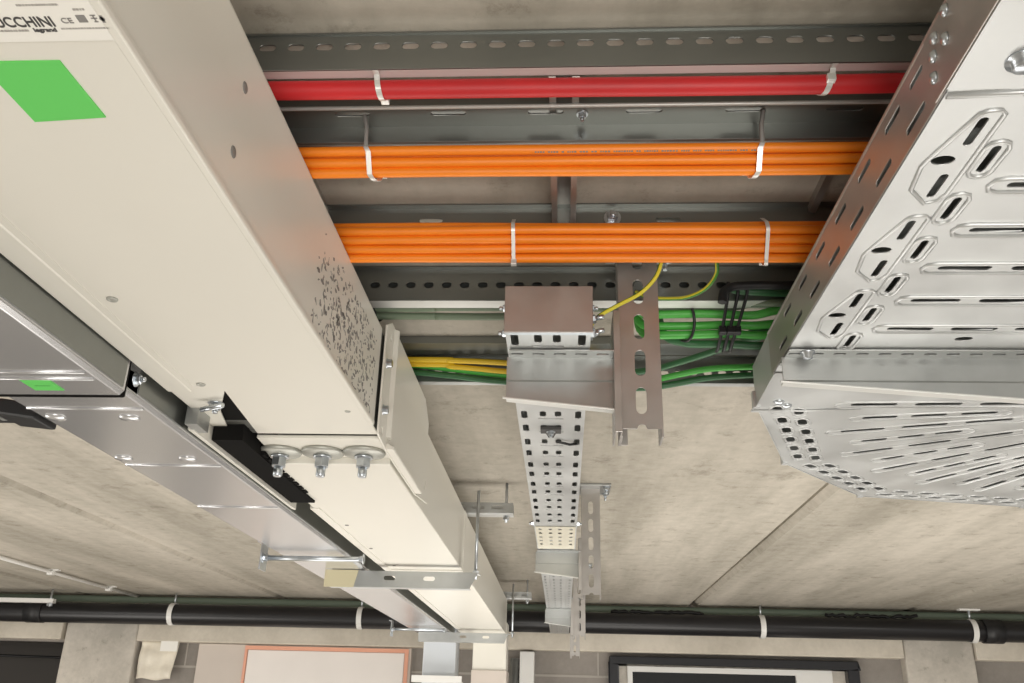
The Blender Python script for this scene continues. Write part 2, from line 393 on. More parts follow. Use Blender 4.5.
# right side cover of the joint
XS = XR+.005
mb = MB().plate((XS, 0, 0), (0, 1, 0), (0, 0, 1), [(1.166, .352), (1.166, .515), (1.20, .533), (1.545, .533), (1.60, .502), (1.60, .46), (1.64, .44), (1.64, .36), (1.50, .345), (1.23, .345)],
               [ring_hole(1.188, .362, .006, .006), slot(1.60, .385, .022, .005, 1.1), ring_hole(1.20, .508, .004, .005)], .003)
sc = mb.build('side_cover', 'cream', bd, .0008)
MB().prism([(XS-.002, .346), (XS+.012, .346), (XS+.013, .350), (XS+.002, .356)], 'Y', 1.225, 1.50).build('cover_lip', 'cream', sc, .001)
MB().prism([(XS-.001, 1.215), (XS+.008, 1.222), (XS+.008, 1.228), (XS-.001, 1.236)], 'Z', .362, .53).build('cover_fold', 'cream', sc, .001)
for y, z in ((1.172, .462), (1.172, .392)): MB().lathe((XS, y+.012, z), (1, 0, 0), [(.008, 0), (.008, .002), (.0062, .0025), (.0062, .008), (.005, .009)], 12).build('cover_screw', 'zinc', sc)
for y, z in ((1.33, .357), (1.40, .355)): MB().lathe((XS+.0012, y, z), (1, 0, 0), [(.0035, 0), (.0035, .0006)], 10).build('punched_mark', 'ink', sc)
# left side cover hanging beside the joint
lc = MB().prism([(XL-.010, .338), (XL-.001, .336), (XL-.001, .50), (XL-.004, .50), (XL-.004, .342), (XL-.010, .342)], 'Y', 1.11, 1.60).build('side_cover', 'cream', bd, .0008)
MB().box(XL-.004, XL+.012, 1.085, 1.125, .338, .362).build('cover_tab', 'galv', lc)
# far casing and drop at the end
ZB2 = .345
mb = MB().prism([(-.445, 1.305), (XR-.002, 1.305), (XR-.002, 4.33), (-.462, 4.33), (-.462, 1.5)], 'Z', ZB2, .50).build('casing', 'cream', bd, .002)
MB().prism([(-.468, ZB2-.002), (-.450, ZB2-.002), (-.450, ZB2+.001), (-.465, ZB2+.006), (-.468, ZB2+.006)], 'Y', 1.62, 4.3).build('edge_lip', 'cream', bd, .0008)
MB().box(-.463, XR-.001, 2.36, 2.42, ZB2-.003, .502).build('collar', 'cream', bd, .002)
MB().box(-.415, -.26, 4.33, 4.48, -1.2, .40).build('drop_casing', 'cream', bd, .004)
MB().box(-.418, -.256, 4.322, 4.49, -.2, .188).build('drop_lower', 'door', bd, .002)  # lower part of the drop, tan and darker than the casing
# screws
for x, y, z in ((-.434, .755, ZB1), (-.438, .994, ZB1)): MB().lathe((x, y, z), (0, 0, -1), [(.0056, 0), (.005, .0016), (.003, .0018), (.0025, .0008)], 14).build('screw', 'washer', bd)
for y, z in ((.577, .403), (.578, .466)): MB().lathe((XR, y, z), (1, 0, 0), [(.0052, 0), (.0048, .0006), (.002, .0007)], 14).build('screw', 'scuff', bd)
MB().bolt((-.445, 1.065, ZB1), (0, 0, -1), .006, .004).tube([(-.43, 1.05, ZB1-.008), (-.462, 1.062, ZB1-.010)], .0035, 8).build('stud_bolt', 'zinc', bd)
for x, y in ((-.435, 1.78), (-.44, 2.05), (-.43, 2.3)): MB().lathe((x, y, ZB2), (0, 0, -1), [(.0042, 0), (.0038, .0012)], 10).build('screw', 'scuff', bd)
mb = MB(); mb.lathe((-.281, 1.095, ZB1), (0, 0, -1), [(.004, 0), (.0035, .001)], 10); mb.build('screw', 'washer', bd)
# rating label with its lettering
U, W = (1, 0, 0), (0, -1, 0)
lb = MB().box(-.46, -.2615, .10, .401, ZB1-.0012, ZB1+.0005).build('rating_label', 'label', bd)
mb = MB().text('ZUCCHINI', (-.3325, .3885, ZB1-.0014), U, W, .0112, .77, .00012)
mb.build('brand_lettering', 'ink', lb)
mb = MB(); rr = random.Random(5)
def dashes(x0, x1, y, h):                       # print too small to read: a row of tiny strokes
    x = x0
    while x < x1:
        w = rr.uniform(.0008, .0016); mb.box(x, min(x+w, x1), y-h, y, ZB1-.0015, ZB1-.0012); x += w+rr.uniform(.0004, .0007)
dashes(-.334, -.310, .3923, .0014); dashes(-.306, -.282, .3725, .0014); dashes(-.2755, -.2685, .3765, .0014); dashes(-.290, -.2615, .3912, .0011)
mb.build('small_print', 'fink', lb)
mb = MB().text('legrand', (-.3068, .3927, ZB1-.0014), U, W, .0042, 1.1, .0001); mb.build('brand_lettering', 'ink', lb)
mb = MB().text('CE', (-.2868, .3862, ZB1-.0014), U, W, .0058, 1.0).box(-.2765, -.2713, .3802, .3857, ZB1-.0016, ZB1-.0012)
mb.box(-.2680, -.2650, .3802, .3808, ZB1-.0016, ZB1-.0012).box(-.2668, -.2662, .3808, .3850, ZB1-.0016, ZB1-.0012).box(-.2684, -.2648, .3825, .3831, ZB1-.0016, ZB1-.0012).box(-.2676, -.2654, .3852, .3858, ZB1-.0016, ZB1-.0012)
mb.lathe((-.2620, .3832, ZB1-.0012), (0, 0, -1), [(.0017, 0), (.0017, .0004)], 10).box(-.2629, -.2611, .3805, .3862, ZB1-.0016, ZB1-.0012)
mb.build('approval_marks', 'scuff', lb)
gs = MB().hexa([(-.357, .4185, ZB1-.0008), (-.306, .4185, ZB1-.0008), (-.304, .474, ZB1-.0008), (-.355, .478, ZB1-.0008), (-.357, .4185, ZB1), (-.306, .4185, ZB1), (-.304, .474, ZB1), (-.355, .478, ZB1)]).build('green_sticker', 'gstick', bd)
# rubbed warning print on the side
mb = MB(); rnd = random.Random(3)
for k in range(520):
    y = rnd.uniform(.825, 1.135); z = rnd.uniform(.363, .482)
    if y < .85+.0 and rnd.random() < .5: continue
    if z > .455 and y < .90 and rnd.random() < .75: continue
    w = rnd.uniform(.0012, .0065)*rnd.choice((1, 1, 1.5)); h = rnd.uniform(.0008, .0036); a = rnd.choice((0, 0, .5, 1.57, -.6))
    n = rnd.choice((3, 4, 5, 6)); pts = []
    for i in range(n):
        t = 2*math.pi*i/n; r = rnd.uniform(.6, 1.0)
        dx, dz = w*r*math.cos(t), h*r*math.sin(t)
        pts.append((y+dx*math.cos(a)-dz*math.sin(a), z+dx*math.sin(a)+dz*math.cos(a)))
    mb.prism(pts, 'X', XR-.0005, XR+.0003)
wp = mb.build('warning_print', 'scuff', bd); wp['kind'] = 'stuff'; wp['label'] = 'rubbed off dark print on the side'

# ------------------------------------------------------------------ grey trunking beside the duct
tk = thing('cable_trunking', 'grey polished steel trunking alongside the cream duct at left', 'trunking', (-.57, 1.5, .32))
MB().prism([(-.650, .324), (-.646, .320), (-.497, .320), (-.4925, .325), (-.4925, .45), (-.650, .45)], 'Y', -.6, .922).build('cover', 'trunk', tk, .001)
MB().box(-.6495, -.4935, .9215, .9295, .3188, .45).build('joint_shade', 'mblack', tk, .003)  # black strip stands in for the contact shade behind the cover
MB().prism([(-.655, .334), (-.651, .330), (-.505, .330), (-.500, .335), (-.500, .455), (-.655, .455)], 'Y', .929, 4.30).build('casing', 'trunk', tk, .0015)
for y in (.848, .868): MB().tube([(-.645, y, .3197), (-.5, y, .3197)], .0020, 8).build('crease', 'trunk', tk)
for y in (.999, 1.265, 1.55): MB().tube([(-.651, y, .3298), (-.506, y, .3298)], .002, 8).build('crease', 'trunk', tk)
for x, y in ((-.635, 1.036), (-.54, 1.036), (-.637, 1.228), (-.542, 1.228)):
    MB().lathe((x, y, .331), (0, 0, -1), [(.014, 0), (.012, .0028), (.006, .0045), (0, .005)], 18).build('boss', 'trunk', tk)
g2 = MB().box(-.585, -.552, .872, .905, .3192, .3202).build('green_sticker', 'gstick', tk)
MB().box(-.577, -.560, .889, .8905, .3190, .3194).build('print_line', 'gink', g2)
MB().box(-.519, -.500, .938, .965, .334, .358).build('corner_bracket', 'galv', tk)
MB().bolt((-.4985, .952, .350), (1, 0, 0), .005, .004).build('bracket_bolt', 'zinc', tk)
MB().box(-.64, -.49, 4.30, 4.45, -.9, .40).build('drop_casing', mat('bluish_pale_steel', (.70, .74, .78), .4, .25), tk, .003)
MB().box(-.4926, -.4912, -.6, .915, .3275, .45).build('dark_side_sheet', 'galvd', tk)  # thin sheet added to make the right side darker
MB().box(-.5002, -.4988, .966, 4.30, .3375, .455).build('dark_side_sheet', 'galvd', tk)  # same darker sheet along the far casing
bk = thing('clamp', 'black clamp gripping the left edge of the grey trunking', 'clamp', (-.68, 1.04, .33))
MB().hexa([(-.70, 1.012, .327), (-.660, 1.035, .327), (-.660, 1.085, .327), (-.70, 1.068, .327), (-.70, 1.012, .348), (-.660, 1.035, .348), (-.660, 1.085, .348), (-.70, 1.068, .348)]).build('clamp_body', 'black', bk, .003)
MB().box(-.76, -.70, 1.01, 1.065, .33, .348).build('clamp_jaw', 'black', bk, .003)
mb = MB()
for k in range(5): mb.box(-.752+.010*k, -.746+.010*k, 1.02, 1.05, .3292, .331)
mb.build('pale_print', 'galv', bk)

# ------------------------------------------------------------------ ceiling struts along Y, transverse rails, cables
X0, X1 = -1.05, 1.35
for i, (a, b, lab) in enumerate(((-.315, -.302, 'slim ceiling strut beside the cream duct above orange cables'), (-.0135, .0125, 'short ceiling strut in the middle bridging the rails above orange cables'), (.302, .315, 'slim ceiling strut beside the perforated tray above orange cables'))):
    mb = MB()
    if i == 1: mb.sheet([(a+.005, .5745), (a, .5745), (a, .5975), (b, .5975), (b, .5745), (b-.005, .5745)], 'Y', .70, .983, .002)
    else: mb.box(a+.002, b-.002, .70, .983, .588, HC-.001)
    tag(mb.build('ceiling_strut', 'post'), lab, 'strut', 'ceiling struts above the cables')

def c_rail(y, ztop, zbot, name, label, pitch, ln, wd, zs, flange=.016, shift=0., top=.010, closed=False, lip='edge'):
    t = thing(name, label, 'rail', (0, y, zbot), 'cross rails under the ceiling')
    n = int((X1-X0)/pitch); mb = MB()
    holes = [slot(X0+shift+pitch*(k+.6), zs, ln, wd) for k in range(n)]
    for k in range(0, n, 12):                         # web in lengths, holes punched through
        a = X0 if k == 0 else X0+shift+pitch*(k+.1); b = X1 if k+12 >= n else X0+shift+pitch*(k+12.1)
        mb.plate((0, y, 0), (1, 0, 0), (0, 0, 1), [(a, zbot), (a, ztop), (b, ztop), (b, zbot)], holes[k:k+12], .002)
    mb.build('web', 'galvd', t)
    MB().sheet([(y-.001, zbot+.003), (y+.001, zbot), (y+flange*.5, zbot-.0005), (y+flange, zbot-.0015), (y+flange+.001, zbot+.005)], 'X', X0, X1, .0018).build('bottom_flange', lip, t, .0004)
    if closed: MB().box(X0, X1, y+flange-.002, y+flange, zbot+.003, ztop-.001).build('shade_back', 'galvd', t)  # plate added behind the holes so they read dark
    MB().box(X0, X1, y-top, y+.012, ztop-.002, ztop-.0002).build('top_flange', 'galvd', t)
    return t
c_rail(.667, HC-.001, .5565, 'cross_rail', 'nearest slotted cross rail, above the red cable', .0276, .0165, .0080, .5835, .010, .004, .003)
def z_rail(y, label):
    t = thing('cross_rail', label, 'rail', (0, y, .55), 'cross rails under the ceiling')
    mb = MB(); n = int((X1-X0)/.1)+1
    for k in range(n):
        a = X0+.1*k-.03; b = a+.1
        mb.plate((0, 0, .5705), (1, 0, 0), (0, 1, 0), [(a, y), (a, y+.034), (b, y+.034), (b, y)], [slot(a+.0605, y+.010, .037, .0075)], .002)
    mb.build('slotted_flange', 'galvd', t)
    MB().sheet([(y+.034, .5715), (y+.034, .552), (y+.040, .552)], 'X', X0, X1, -.002).build('web', 'galvd', t, .0005)
    MB().tube([(X0, y, .5695), (X1, y, .5695)], .0022, 8).build('rolled_edge', 'edge', t)
    MB().tube([(X0, y+.0365, .5515), (X1, y+.0365, .5515)], .0016, 8).build('rolled_edge', 'edge', t)
    MB().sheet([(y+.001, .571), (y+.001, .598)], 'X', X0, X1, .002).build('back_flange', 'galvd', t)
    MB().box(X0, X1, y+.001, y+.034, .582, .584).build('shade_strip', 'galvd', t)  # unseen strip added over the slots to keep light out
    return t
z_rail(.741, 'second cross rail with long slots, between red and orange cables')
c_rail(.985, HC-.001, .556, 'cross_rail', 'plain dark cross rail above the thicker orange bundle', .3, .03, .006, .58, .020, .1)
c_rail(1.155, HC-.001, .548, 'cross_rail', 'cross rail with round dark holes above the green cables', .0262, .0145, .0095, .5725, .022, .0, closed=True)
c_rail(1.49, .596, .5465, 'cross_rail', 'farthest cross rail with pale round holes above the yellow cables', .0252, .0145, .0085, .5655, .012, .003, lip='galv')
tag(MB().box(X0, X1, 1.405, 1.455, .586, HC-.001).build('flat_rail', 'galvd'), 'flat unslotted bar on the ceiling before the farthest rail', 'rail')
# round fixing heads
for i, (x, y, z, lab) in enumerate(((.018, .755, .5695, 'small bolt head under the second cross rail'), (.0605, .9835, .582, 'bolt head on dark rail above the orange bundle'))):
    tag(MB().bolt((x, y, z), (0, 0, -1) if i == 0 else (0, -1, 0), .0035 if i == 0 else .0062, .003).build('bolt', 'zinc'), lab, 'bolt')

def wavy(y, z, r, seed, amp=.0016, twist=None, m=44, x0=X0, x1=X1):
    pts = []
    for k in range(m+1):
        x = x0+(x1-x0)*k/m
        pts.append((x, y+amp*pnoise(V((x*3.1, seed*7.3, 1.7))), z+amp*pnoise(V((x*3.1, seed*5.1, 9.7)))))
    return pts
tag(MB().tube([(p[0], p[1], p[2]-.0025*math.sin((p[0]+.4)*3.4)) for p in wavy(.682, .5467, .0088, 1, .0010)], .0090, 16).build('red_cable', 'red'), 'thick red cable strapped along the nearest cross rail', 'cable')

def bundle(yc, zc, r, offs, group, labels, seed, amp):
    out = []
    for i, ((dy, dz), lab) in enumerate(zip(offs, labels)):
        mb = MB().tube(wavy(yc+dy, zc+dz, r, seed+i, amp), r, 12)
        out.append(tag(mb.build('orange_cable', 'orange'), lab, 'cable', group))
    return out
def hexoffs(r, rows, tilt):
    """rows of cables packed, first row nearest the viewer; tilt turns the packing"""
    out = []; d = 2*r*1.005
    for j, n in enumerate(rows):
        for k in range(n): out.append(((k-(n-1)/2)*d, j*d*.866))
    c, s = math.cos(tilt), math.sin(tilt)
    h = (len(rows)-1)*d*.866/2
    return [(x*c-(y-h)*s, x*s+(y-h)*c) for x, y in out]
r1 = .0054
o1 = hexoffs(r1, (3, 2, 2), -.95)
posn = ('uppermost in view', 'middle one in view', 'lowest in view')
BY1, BZ1 = .7775, .5285
lab1 = ['orange cable of the thin bundle, %s, facing the camera' % posn[i] for i in range(3)]+['orange cable in the hidden back of the thin bundle']*4
oc1 = bundle(BY1, BZ1, r1, o1, 'orange cables in the thin bundle', lab1, 10, .0012)
# printed meter marks along the uppermost cable of the thin bundle
r2 = .0056
o2 = hexoffs(r2, (4, 3, 4), -.88)
posn = ('uppermost in view', 'second from the top in view', 'third from the top in view', 'lowest in view')
lab2 = ['orange cable of the thick bundle, %s, facing the camera' % posn[i] for i in range(4)]+['orange cable in the hidden back of the thick bundle']*7
oc2 = bundle(.951, .529, r2, o2, 'orange cables in the thick bundle', lab2, 40, .0036)
mb = MB(); rr = random.Random(9); x = -.03; base = wavy(BY1+o1[0][0], BZ1+o1[0][1], r1, 10, .0012, m=400)
while x < .19:                                         # faint print round the sheath, too small to read
    w = rr.uniform(.0012, .0024); i = int((x-X0)/(X1-X0)*400)
    P = [V((xx, base[i][1]+math.cos(t)*rad, base[i][2]+math.sin(t)*rad)) for rad in (r1-.0003, r1+.00012) for xx, t in ((x, 4.05), (x+w, 4.05), (x+w, 4.35), (x, 4.35))]
    mb.hexa(P); x += w+rr.choice((.0008, .0008, .001, .0035))
pr_ = mb.build('cable_print', 'scuff', oc1[0])

def band(x, prof, slant, name, label, width=.0052, m='zinc', group=None, buckle=None):
    """flat strap that follows a (Y,Z) path; slant = X shift along it"""
    t = thing(name, label, 'cable tie', (x, prof[0][0], min(p[1] for p in prof)), group)
    mb = MB(); n = len(prof)
    for i in range(n-1):
        xa = x+slant*i/(n-1); xb = x+slant*(i+1)/(n-1)
        a = V((xa, *prof[i])); b = V((xb, *prof[i+1])); d = (b-a).normalized()
        nn = V((0, d.z, -d.y)).normalized()*.0007; X = V((width/2, 0, 0))
        mb.hexa([a-X, a+X, b+X, b-X, a-X+nn, a+X+nn, b+X+nn, b-X+nn])
    mb.build('strap', m, t)
    q = V((x+slant*(buckle if buckle is not None else .5), *prof[int((n-1)*(buckle if buckle is not None else .5))]))
    MB().box(q.x-width*.75, q.x+width*.75, q.y-.0035, q.y+.0035, q.z-.004, q.z+.003).build('buckle', 'washer' if m not in ('black', 'tie') else m, t, .0006)
    return t
def arc(yc, zc, r, a0, a1, n=14): return [(yc+r*math.cos(math.radians(a0+(a1-a0)*k/n)), zc+r*math.sin(math.radians(a0+(a1-a0)*k/n))) for k in range(n+1)]
gt = 'steel ties on the cables'
def hull_strap(yc, zc, offs, r, a0, a1, n=26):
    """outline of a strap pulled tight round a bundle, from angle a0 to a1"""
    P = []
    for k in range(n+1):
        a = math.radians(a0+(a1-a0)*k/n); u = (math.cos(a), math.sin(a))
        dy, dz = max(offs, key=lambda o: o[0]*u[0]+o[1]*u[1])
        P.append((yc+dy+u[0]*(r+.0016), zc+dz+u[1]*(r+.0016)))
    return P
RC = [(.664, .5535), (.670, .5535)]+arc(.682, .5460, .0105, 165, 360, 14)
band(-.177, RC, .006, 'cable_tie', 'steel tie on the red cable near the cream duct', group=gt, buckle=.9, m='tie')
band(.2455, RC, -.010, 'cable_tie', 'steel tie on the red cable near the perforated tray', group=gt, buckle=.3, m='tie')
H1 = hull_strap(BY1, BZ1, o1, r1+.0008, 175, 345)
for x, sl, lab in ((-.203, .012, 'near the cream duct'), (.197, -.010, 'near the perforated tray')):
    t = band(x, H1, sl, 'cable_tie', 'steel tie on the thin orange bundle '+lab, group=gt, buckle=.95, m='tie')
    MB().tube([(x-sl*.3, .752, .5695), (x-sl*.1, .757, .556), (x, H1[0][0], H1[0][1])], .0024, 6).build('strap_tail', 'scuff', t)
H2 = hull_strap(.951, .529, o2, r2+.0022, 120, 345)
band(-.061, H2, .001, 'cable_tie', 'steel tie round the thick orange bundle near the middle', group=gt, buckle=.55, width=.0045, m='tie')
band(.236, H2, .004, 'cable_tie', 'steel tie round the thick orange bundle near the perforated tray', group=gt, buckle=.9, width=.0045, m='tie')
band(-.334, [(.663, .580)]+[(.661, .568), (.663, .556)]+arc(.682, .5460, .0115, 165, 300, 10), .004, 'black_tie', 'black tie on the red cable touching the cream duct', m='black', width=.006)

# green cables under the round-holed rail
gr = 'green cables gathered with black ties'
def gcable(ctrl, r, m, lab, group=gr, cat='cable', name='green_cable'):
    return tag(MB().tube(spline(ctrl, 8), r, 12).build(name, m), lab, cat, group)
gcable([(1.2, 1.16, .545), (.45, 1.16, .541), (.319, 1.165, .5399), (.273, 1.182, .5382), (.239, 1.187, .541), (.196, 1.188, .543), (.139, 1.190, .5425), (.120, 1.192, .543), (.108, 1.200, .556), (.104, 1.206, .59)], .0062, 'green', 'bright green cable, uppermost of those passing behind the post')
gcable([(1.2, 1.175, .53), (.45, 1.175, .526), (.320, 1.178, .5243), (.273, 1.19, .5252), (.238, 1.192, .5275), (.197, 1.204, .531), (.140, 1.206, .531), (.121, 1.210, .533), (.110, 1.222, .55), (.108, 1.23, .59)], .0062, 'green', 'bright green cable, second of those passing behind the post')
gcable([(1.2, 1.185, .515), (.45, 1.185, .511), (.321, 1.185, .5095), (.274, 1.197, .5130), (.239, 1.198, .516), (.196, 1.205, .5175), (.139, 1.209, .518), (.124, 1.217, .520), (.113, 1.24, .545), (.112, 1.252, .59)], .0062, 'green', 'bright green cable, third from the top under the black ties')
gcable([(1.2, 1.195, .502), (.45, 1.195, .499), (.322, 1.197, .4965), (.276, 1.206, .5005), (.233, 1.209, .5045), (.197, 1.222, .5095), (.176, 1.225, .513), (.15, 1.235, .53), (.14, 1.25, .59)], .0060, 'dgreen', 'dark green cable lowest of the tied group')
gcable([(1.2, 1.145, .560), (.45, 1.145, .555), (.318, 1.143, .5544), (.269, 1.141, .5555), (.246, 1.143, .558), (.236, 1.144, .561)], .0058, 'dgreen', 'dark green cable highest of the tied group')
gcable([(-1.0, 1.197, .553), (-.275, 1.196, .5545), (-.185, 1.196, .5563), (-.087, 1.196, .5563), (.02, 1.196, .556), (.139, 1.202, .556), (.198, 1.202, .5555), (.246, 1.187, .5535), (.273, 1.170, .5515), (.319, 1.152, .5435), (.5, 1.146, .543), (1.2, 1.146, .545)], .0056, 'ggreen', 'long grey green cable, uppermost under the round-holed rail')
mb = MB().tube(spline([(.217, 1.125, .531), (.219, 1.125, .543), (.224, 1.125, .551), (.238, 1.125, .556), (.27, 1.124, .557), (.31, 1.118, .554), (.45, 1.11, .556), (1.0, 1.11, .56)], 8), .0062, 10)
tag(mb.build('black_cable', 'black'), 'black cable bending over the green cables beside the tray', 'cable')
for i, (dx, lab) in enumerate(((0, 'left black tie round the green cables'), (.0135, 'middle black tie round the green cables'), (.026, 'right black tie round the green cables'))):
    t = thing('black_tie', lab, 'cable tie', (.228+dx, 1.19, .495), 'black ties round the green cables')
    MB().tube(spline([(.229+dx, 1.132, .566), (.228+dx, 1.136, .549), (.226+dx*.9, 1.151, .531), (.224+dx*.8, 1.172, .513), (.222+dx*.7, 1.190, .500), (.221+dx*.7, 1.205, .4935), (.222+dx*.7, 1.22, .497)], 6), .0024, 8).build('strap', 'black', t)
    MB().box(.219+dx*.8, .229+dx*.8, 1.168, 1.180, .505, .516).build('tie_head', 'black', t, .001)
tag(MB().tube(spline([(.184, 1.180, .5475), (.1855, 1.177, .538), (.187, 1.185, .524), (.184, 1.194, .511), (.179, 1.206, .508), (.172, 1.216, .513)], 6), .0022, 8).build('black_tie', 'black'), 'single black tie left of the three on the green cables', 'cable tie', 'black ties round the green cables')
gcable([(-1.0, 1.212, .549), (-.276, 1.212, .5495), (-.185, 1.212, .549), (-.088, 1.212, .549), (.0, 1.222, .560), (.02, 1.24, .592)], .0056, 'ggreen', 'grey green cable under the round-holed rail, left of the post')
tag(MB().tube(spline([(-.288, 1.19, .56), (-.284, 1.186, .553), (-.281, 1.196, .545), (-.284, 1.212, .5405), (-.279, 1.221, .547), (-.27, 1.222, .556)], 6), .0028, 8).build('black_tie', 'black'), 'black tie on the grey green cables beside the cream duct', 'cable tie', 'black ties round the green cables')
gcable([(.04, 1.41, .530), (.10, 1.39, .527), (.147, 1.37, .5266), (.185, 1.345, .5293), (.222, 1.32, .5330), (.262, 1.28, .5335), (.291, 1.245, .5300), (.36, 1.22, .535), (1.2, 1.215, .55)], .0054, 'dgreen', 'dark green cable slanting up between the post and the tray', None)
gcable([(-.40, 1.475, .5735), (-.274, 1.474, .5725), (-.202, 1.471, .5640), (-.148, 1.47, .5570), (-.100, 1.47, .5520), (0, 1.466, .542), (.08, 1.464, .5395), (.149, 1.461, .5411), (.199, 1.452, .5487), (.250, 1.445, .5565), (.325, 1.440, .5590), (.41, 1.44, .561), (1.2, 1.44, .565)], .0054, 'green', 'mid green cable before the farthest rail, upper of two', 'cables along the farthest rail')
gcable([(-.40, 1.478, .5610), (-.274, 1.478, .5600), (-.202, 1.474, .5525), (-.148, 1.473, .5455), (-.100, 1.472, .5405), (0, 1.468, .5305), (.08, 1.468, .528), (.149, 1.466, .5295), (.200, 1.463, .5370), (.251, 1.457, .5448), (.327, 1.452, .5485), (.403, 1.452, .55), (1.2, 1.45, .555)], .0054, 'dgreen', 'dark green cable before the farthest rail, lower of two', 'cables along the farthest rail')
for i, (ctrl, lab) in enumerate((([(-1.0, 1.45, .574), (-.27, 1.45, .5734), (-.20, 1.45, .5719), (-.147, 1.45, .5702), (-.099, 1.45, .5676), (.02, 1.45, .562), (.05, 1.45, .585)], 'yellow cable upper of the two before the farthest rail'),
        ([(-1.0, 1.461, .570), (-.27, 1.461, .569), (-.20, 1.461, .5650), (-.147, 1.461, .5605), (-.099, 1.461, .5560), (.02, 1.461, .550), (.06, 1.461, .58)], 'yellow cable lower of the two before the farthest rail'))):
    tag(MB().tube(spline(ctrl, 8), .005, 10).build('yellow_cable', 'yellow'), lab, 'cable', 'yellow cables along the farthest rail')
# earth wires
def earth(ctrl, lab):
    return tag(MB().tube(spline(ctrl, 10), .0026, 12, uv=True).build('earth_wire', 'earth'), lab, 'wire', 'green and yellow earth wires')

earth([(.122, .975, .545), (.12, .99, .523), (.112, .995, .503), (.094, 1.0, .485), (.069, 1.0, .470), (.046, 1.0, .456), (.036, 1.0, .446), (.031, 1.002, .436), (.03, 1.02, .428)], 'earth wire curving down in front of the slotted post to the small tray')
earth([(.196, 1.0, .565), (.196, 1.03, .547), (.196, 1.04, .532), (.185, 1.06, .521), (.164, 1.08, .518), (.14, 1.1, .525), (.115, 1.12, .537), (.10, 1.13, .55)], 'earth wire looping right of the slotted post')

# ------------------------------------------------------------------ slotted hanger posts, cantilever arms and the small perforated tray
ZT, HT = .416, .058
def post(x, y, w, zb, label, depth=.038):
    t = thing('hanger_post', label, 'post', (x+w/2, y, zb), 'slotted hanger posts')
    holes = []; z = zb+.0405
    while z < HC-.03: holes.append(slot(x+w/2, z, .035, .0135, math.pi/2)); z += .0497
    MB().plate((0, y, 0), (1, 0, 0), (0, 0, 1), [(x, zb+.004), (x, HC-.006), (x+w, HC-.006), (x+w, zb+.004), (x+w*.62, zb+.004)]+[(x+w/2+.0065*math.cos(a), zb+.004+.006*math.sin(a)) for a in (0, .8, 1.57, 2.34, 3.14)], holes, .0025).build('slotted_web', 'post', t, .0004)
    for s in (0, 1):
        xx = x+.0012 if s == 0 else x+w-.0012
        MB().box(xx-.0012, xx+.0012, y-.001, y+depth, zb-.006, HC-.006).box(xx-.0012, xx+.0012+(.008 if s == 0 else 0), y+depth-.002, y+depth, zb-.006, HC-.006).build('side_flange', 'post', t, .0003)
    p = MB().box(x-.012, x+w+.03, y-.04, y+depth+.04, HC-.007, HC-.0005).build('base_plate', 'galv', t, .001)
    for dx, dy in ((w+.018, -.02), (w+.018, depth+.02)): MB().bolt((x+dx, y+dy, HC-.007), (0, 0, -1), .006, .010).build('anchor_bolt', 'zinc', p)
    return t
def arm(x0, x1, y, label, zt=None, zl=.359, zr=.345, d=.052):
    """cantilever arm: slotted ledge, creased web, bottom flange; zl/zr underside at its two ends"""
    t = thing('cantilever_arm', label, 'arm', ((x0+x1)/2, y, min(zl, zr)), 'cantilever arms under the trays')
    zt = ZT-.0015; mb = MB(); n = max(3, int((x1-x0)/.026))
    p = (x1-x0)/n
    mb.plate((0, 0, zt-.001), (1, 0, 0), (0, 1, 0), [(x0+.004, y), (x1, y), (x1, y+d), (x0+.004, y+d)], [slot(x0+p*(k+.5), y+.0115, .0150, .0055) for k in range(n)], .002)
    mb.build('slotted_ledge', 'galv', t, .0005)
    yw = y+.024; kz = zt-.0315
    mb = MB()
    def strip(pa, pb, th=.002):          # quads between two (Y,Z) section lines at both ends
        (ya, la, ra), (yb, lb_, rb) = pa, pb
        mb.hexa([(x0, ya, la), (x1, ya, ra), (x1, ya+th, ra), (x0, ya+th, la), (x0, yb, lb_), (x1, yb, rb), (x1, yb+th, rb), (x0, yb+th, lb_)])
    kl, kr = max(kz, zl+.003), max(kz, zr+.003)
    strip((yw, zt-.001, zt-.001), (yw, kl, kr)); strip((yw, kl, kr), (yw+.0022, kl-.0015, kr-.0015)); strip((yw+.0022, kl-.0015, kr-.0015), (yw+.001, zl, zr))
    mb.build('web', 'galv', t)
    mb = MB(); mb.hexa([(x0, yw, zl), (x1, yw, zr), (x1, yw+.014, zr), (x0, yw+.014, zl), (x0, yw, zl+.002), (x1, yw, zr+.002), (x1, yw+.014, zr+.002), (x0, yw+.014, zl+.002)])
    mb.hexa([(x0-.004, yw-.003, zl-.0008), (x1, yw-.003, zr-.0008), (x1, yw, zr-.0008), (x0-.004, yw, zl-.0008), (x0-.004, yw-.003, zl+.0015), (x1, yw-.003, zr+.0015), (x1, yw, zr+.0015), (x0-.004, yw, zl+.0015)])
    mb.build('bottom_flange', 'edge', t, .0004)
    return t
def head(t, x, y, zb, zt):
    MB().sheet([(x-.0085, y+.03), (x-.0085, y-.032), (x, y-.032), (x, y+.03)], 'Z', zb, zt, .0018).build('head_plate', 'post', t, .0004)

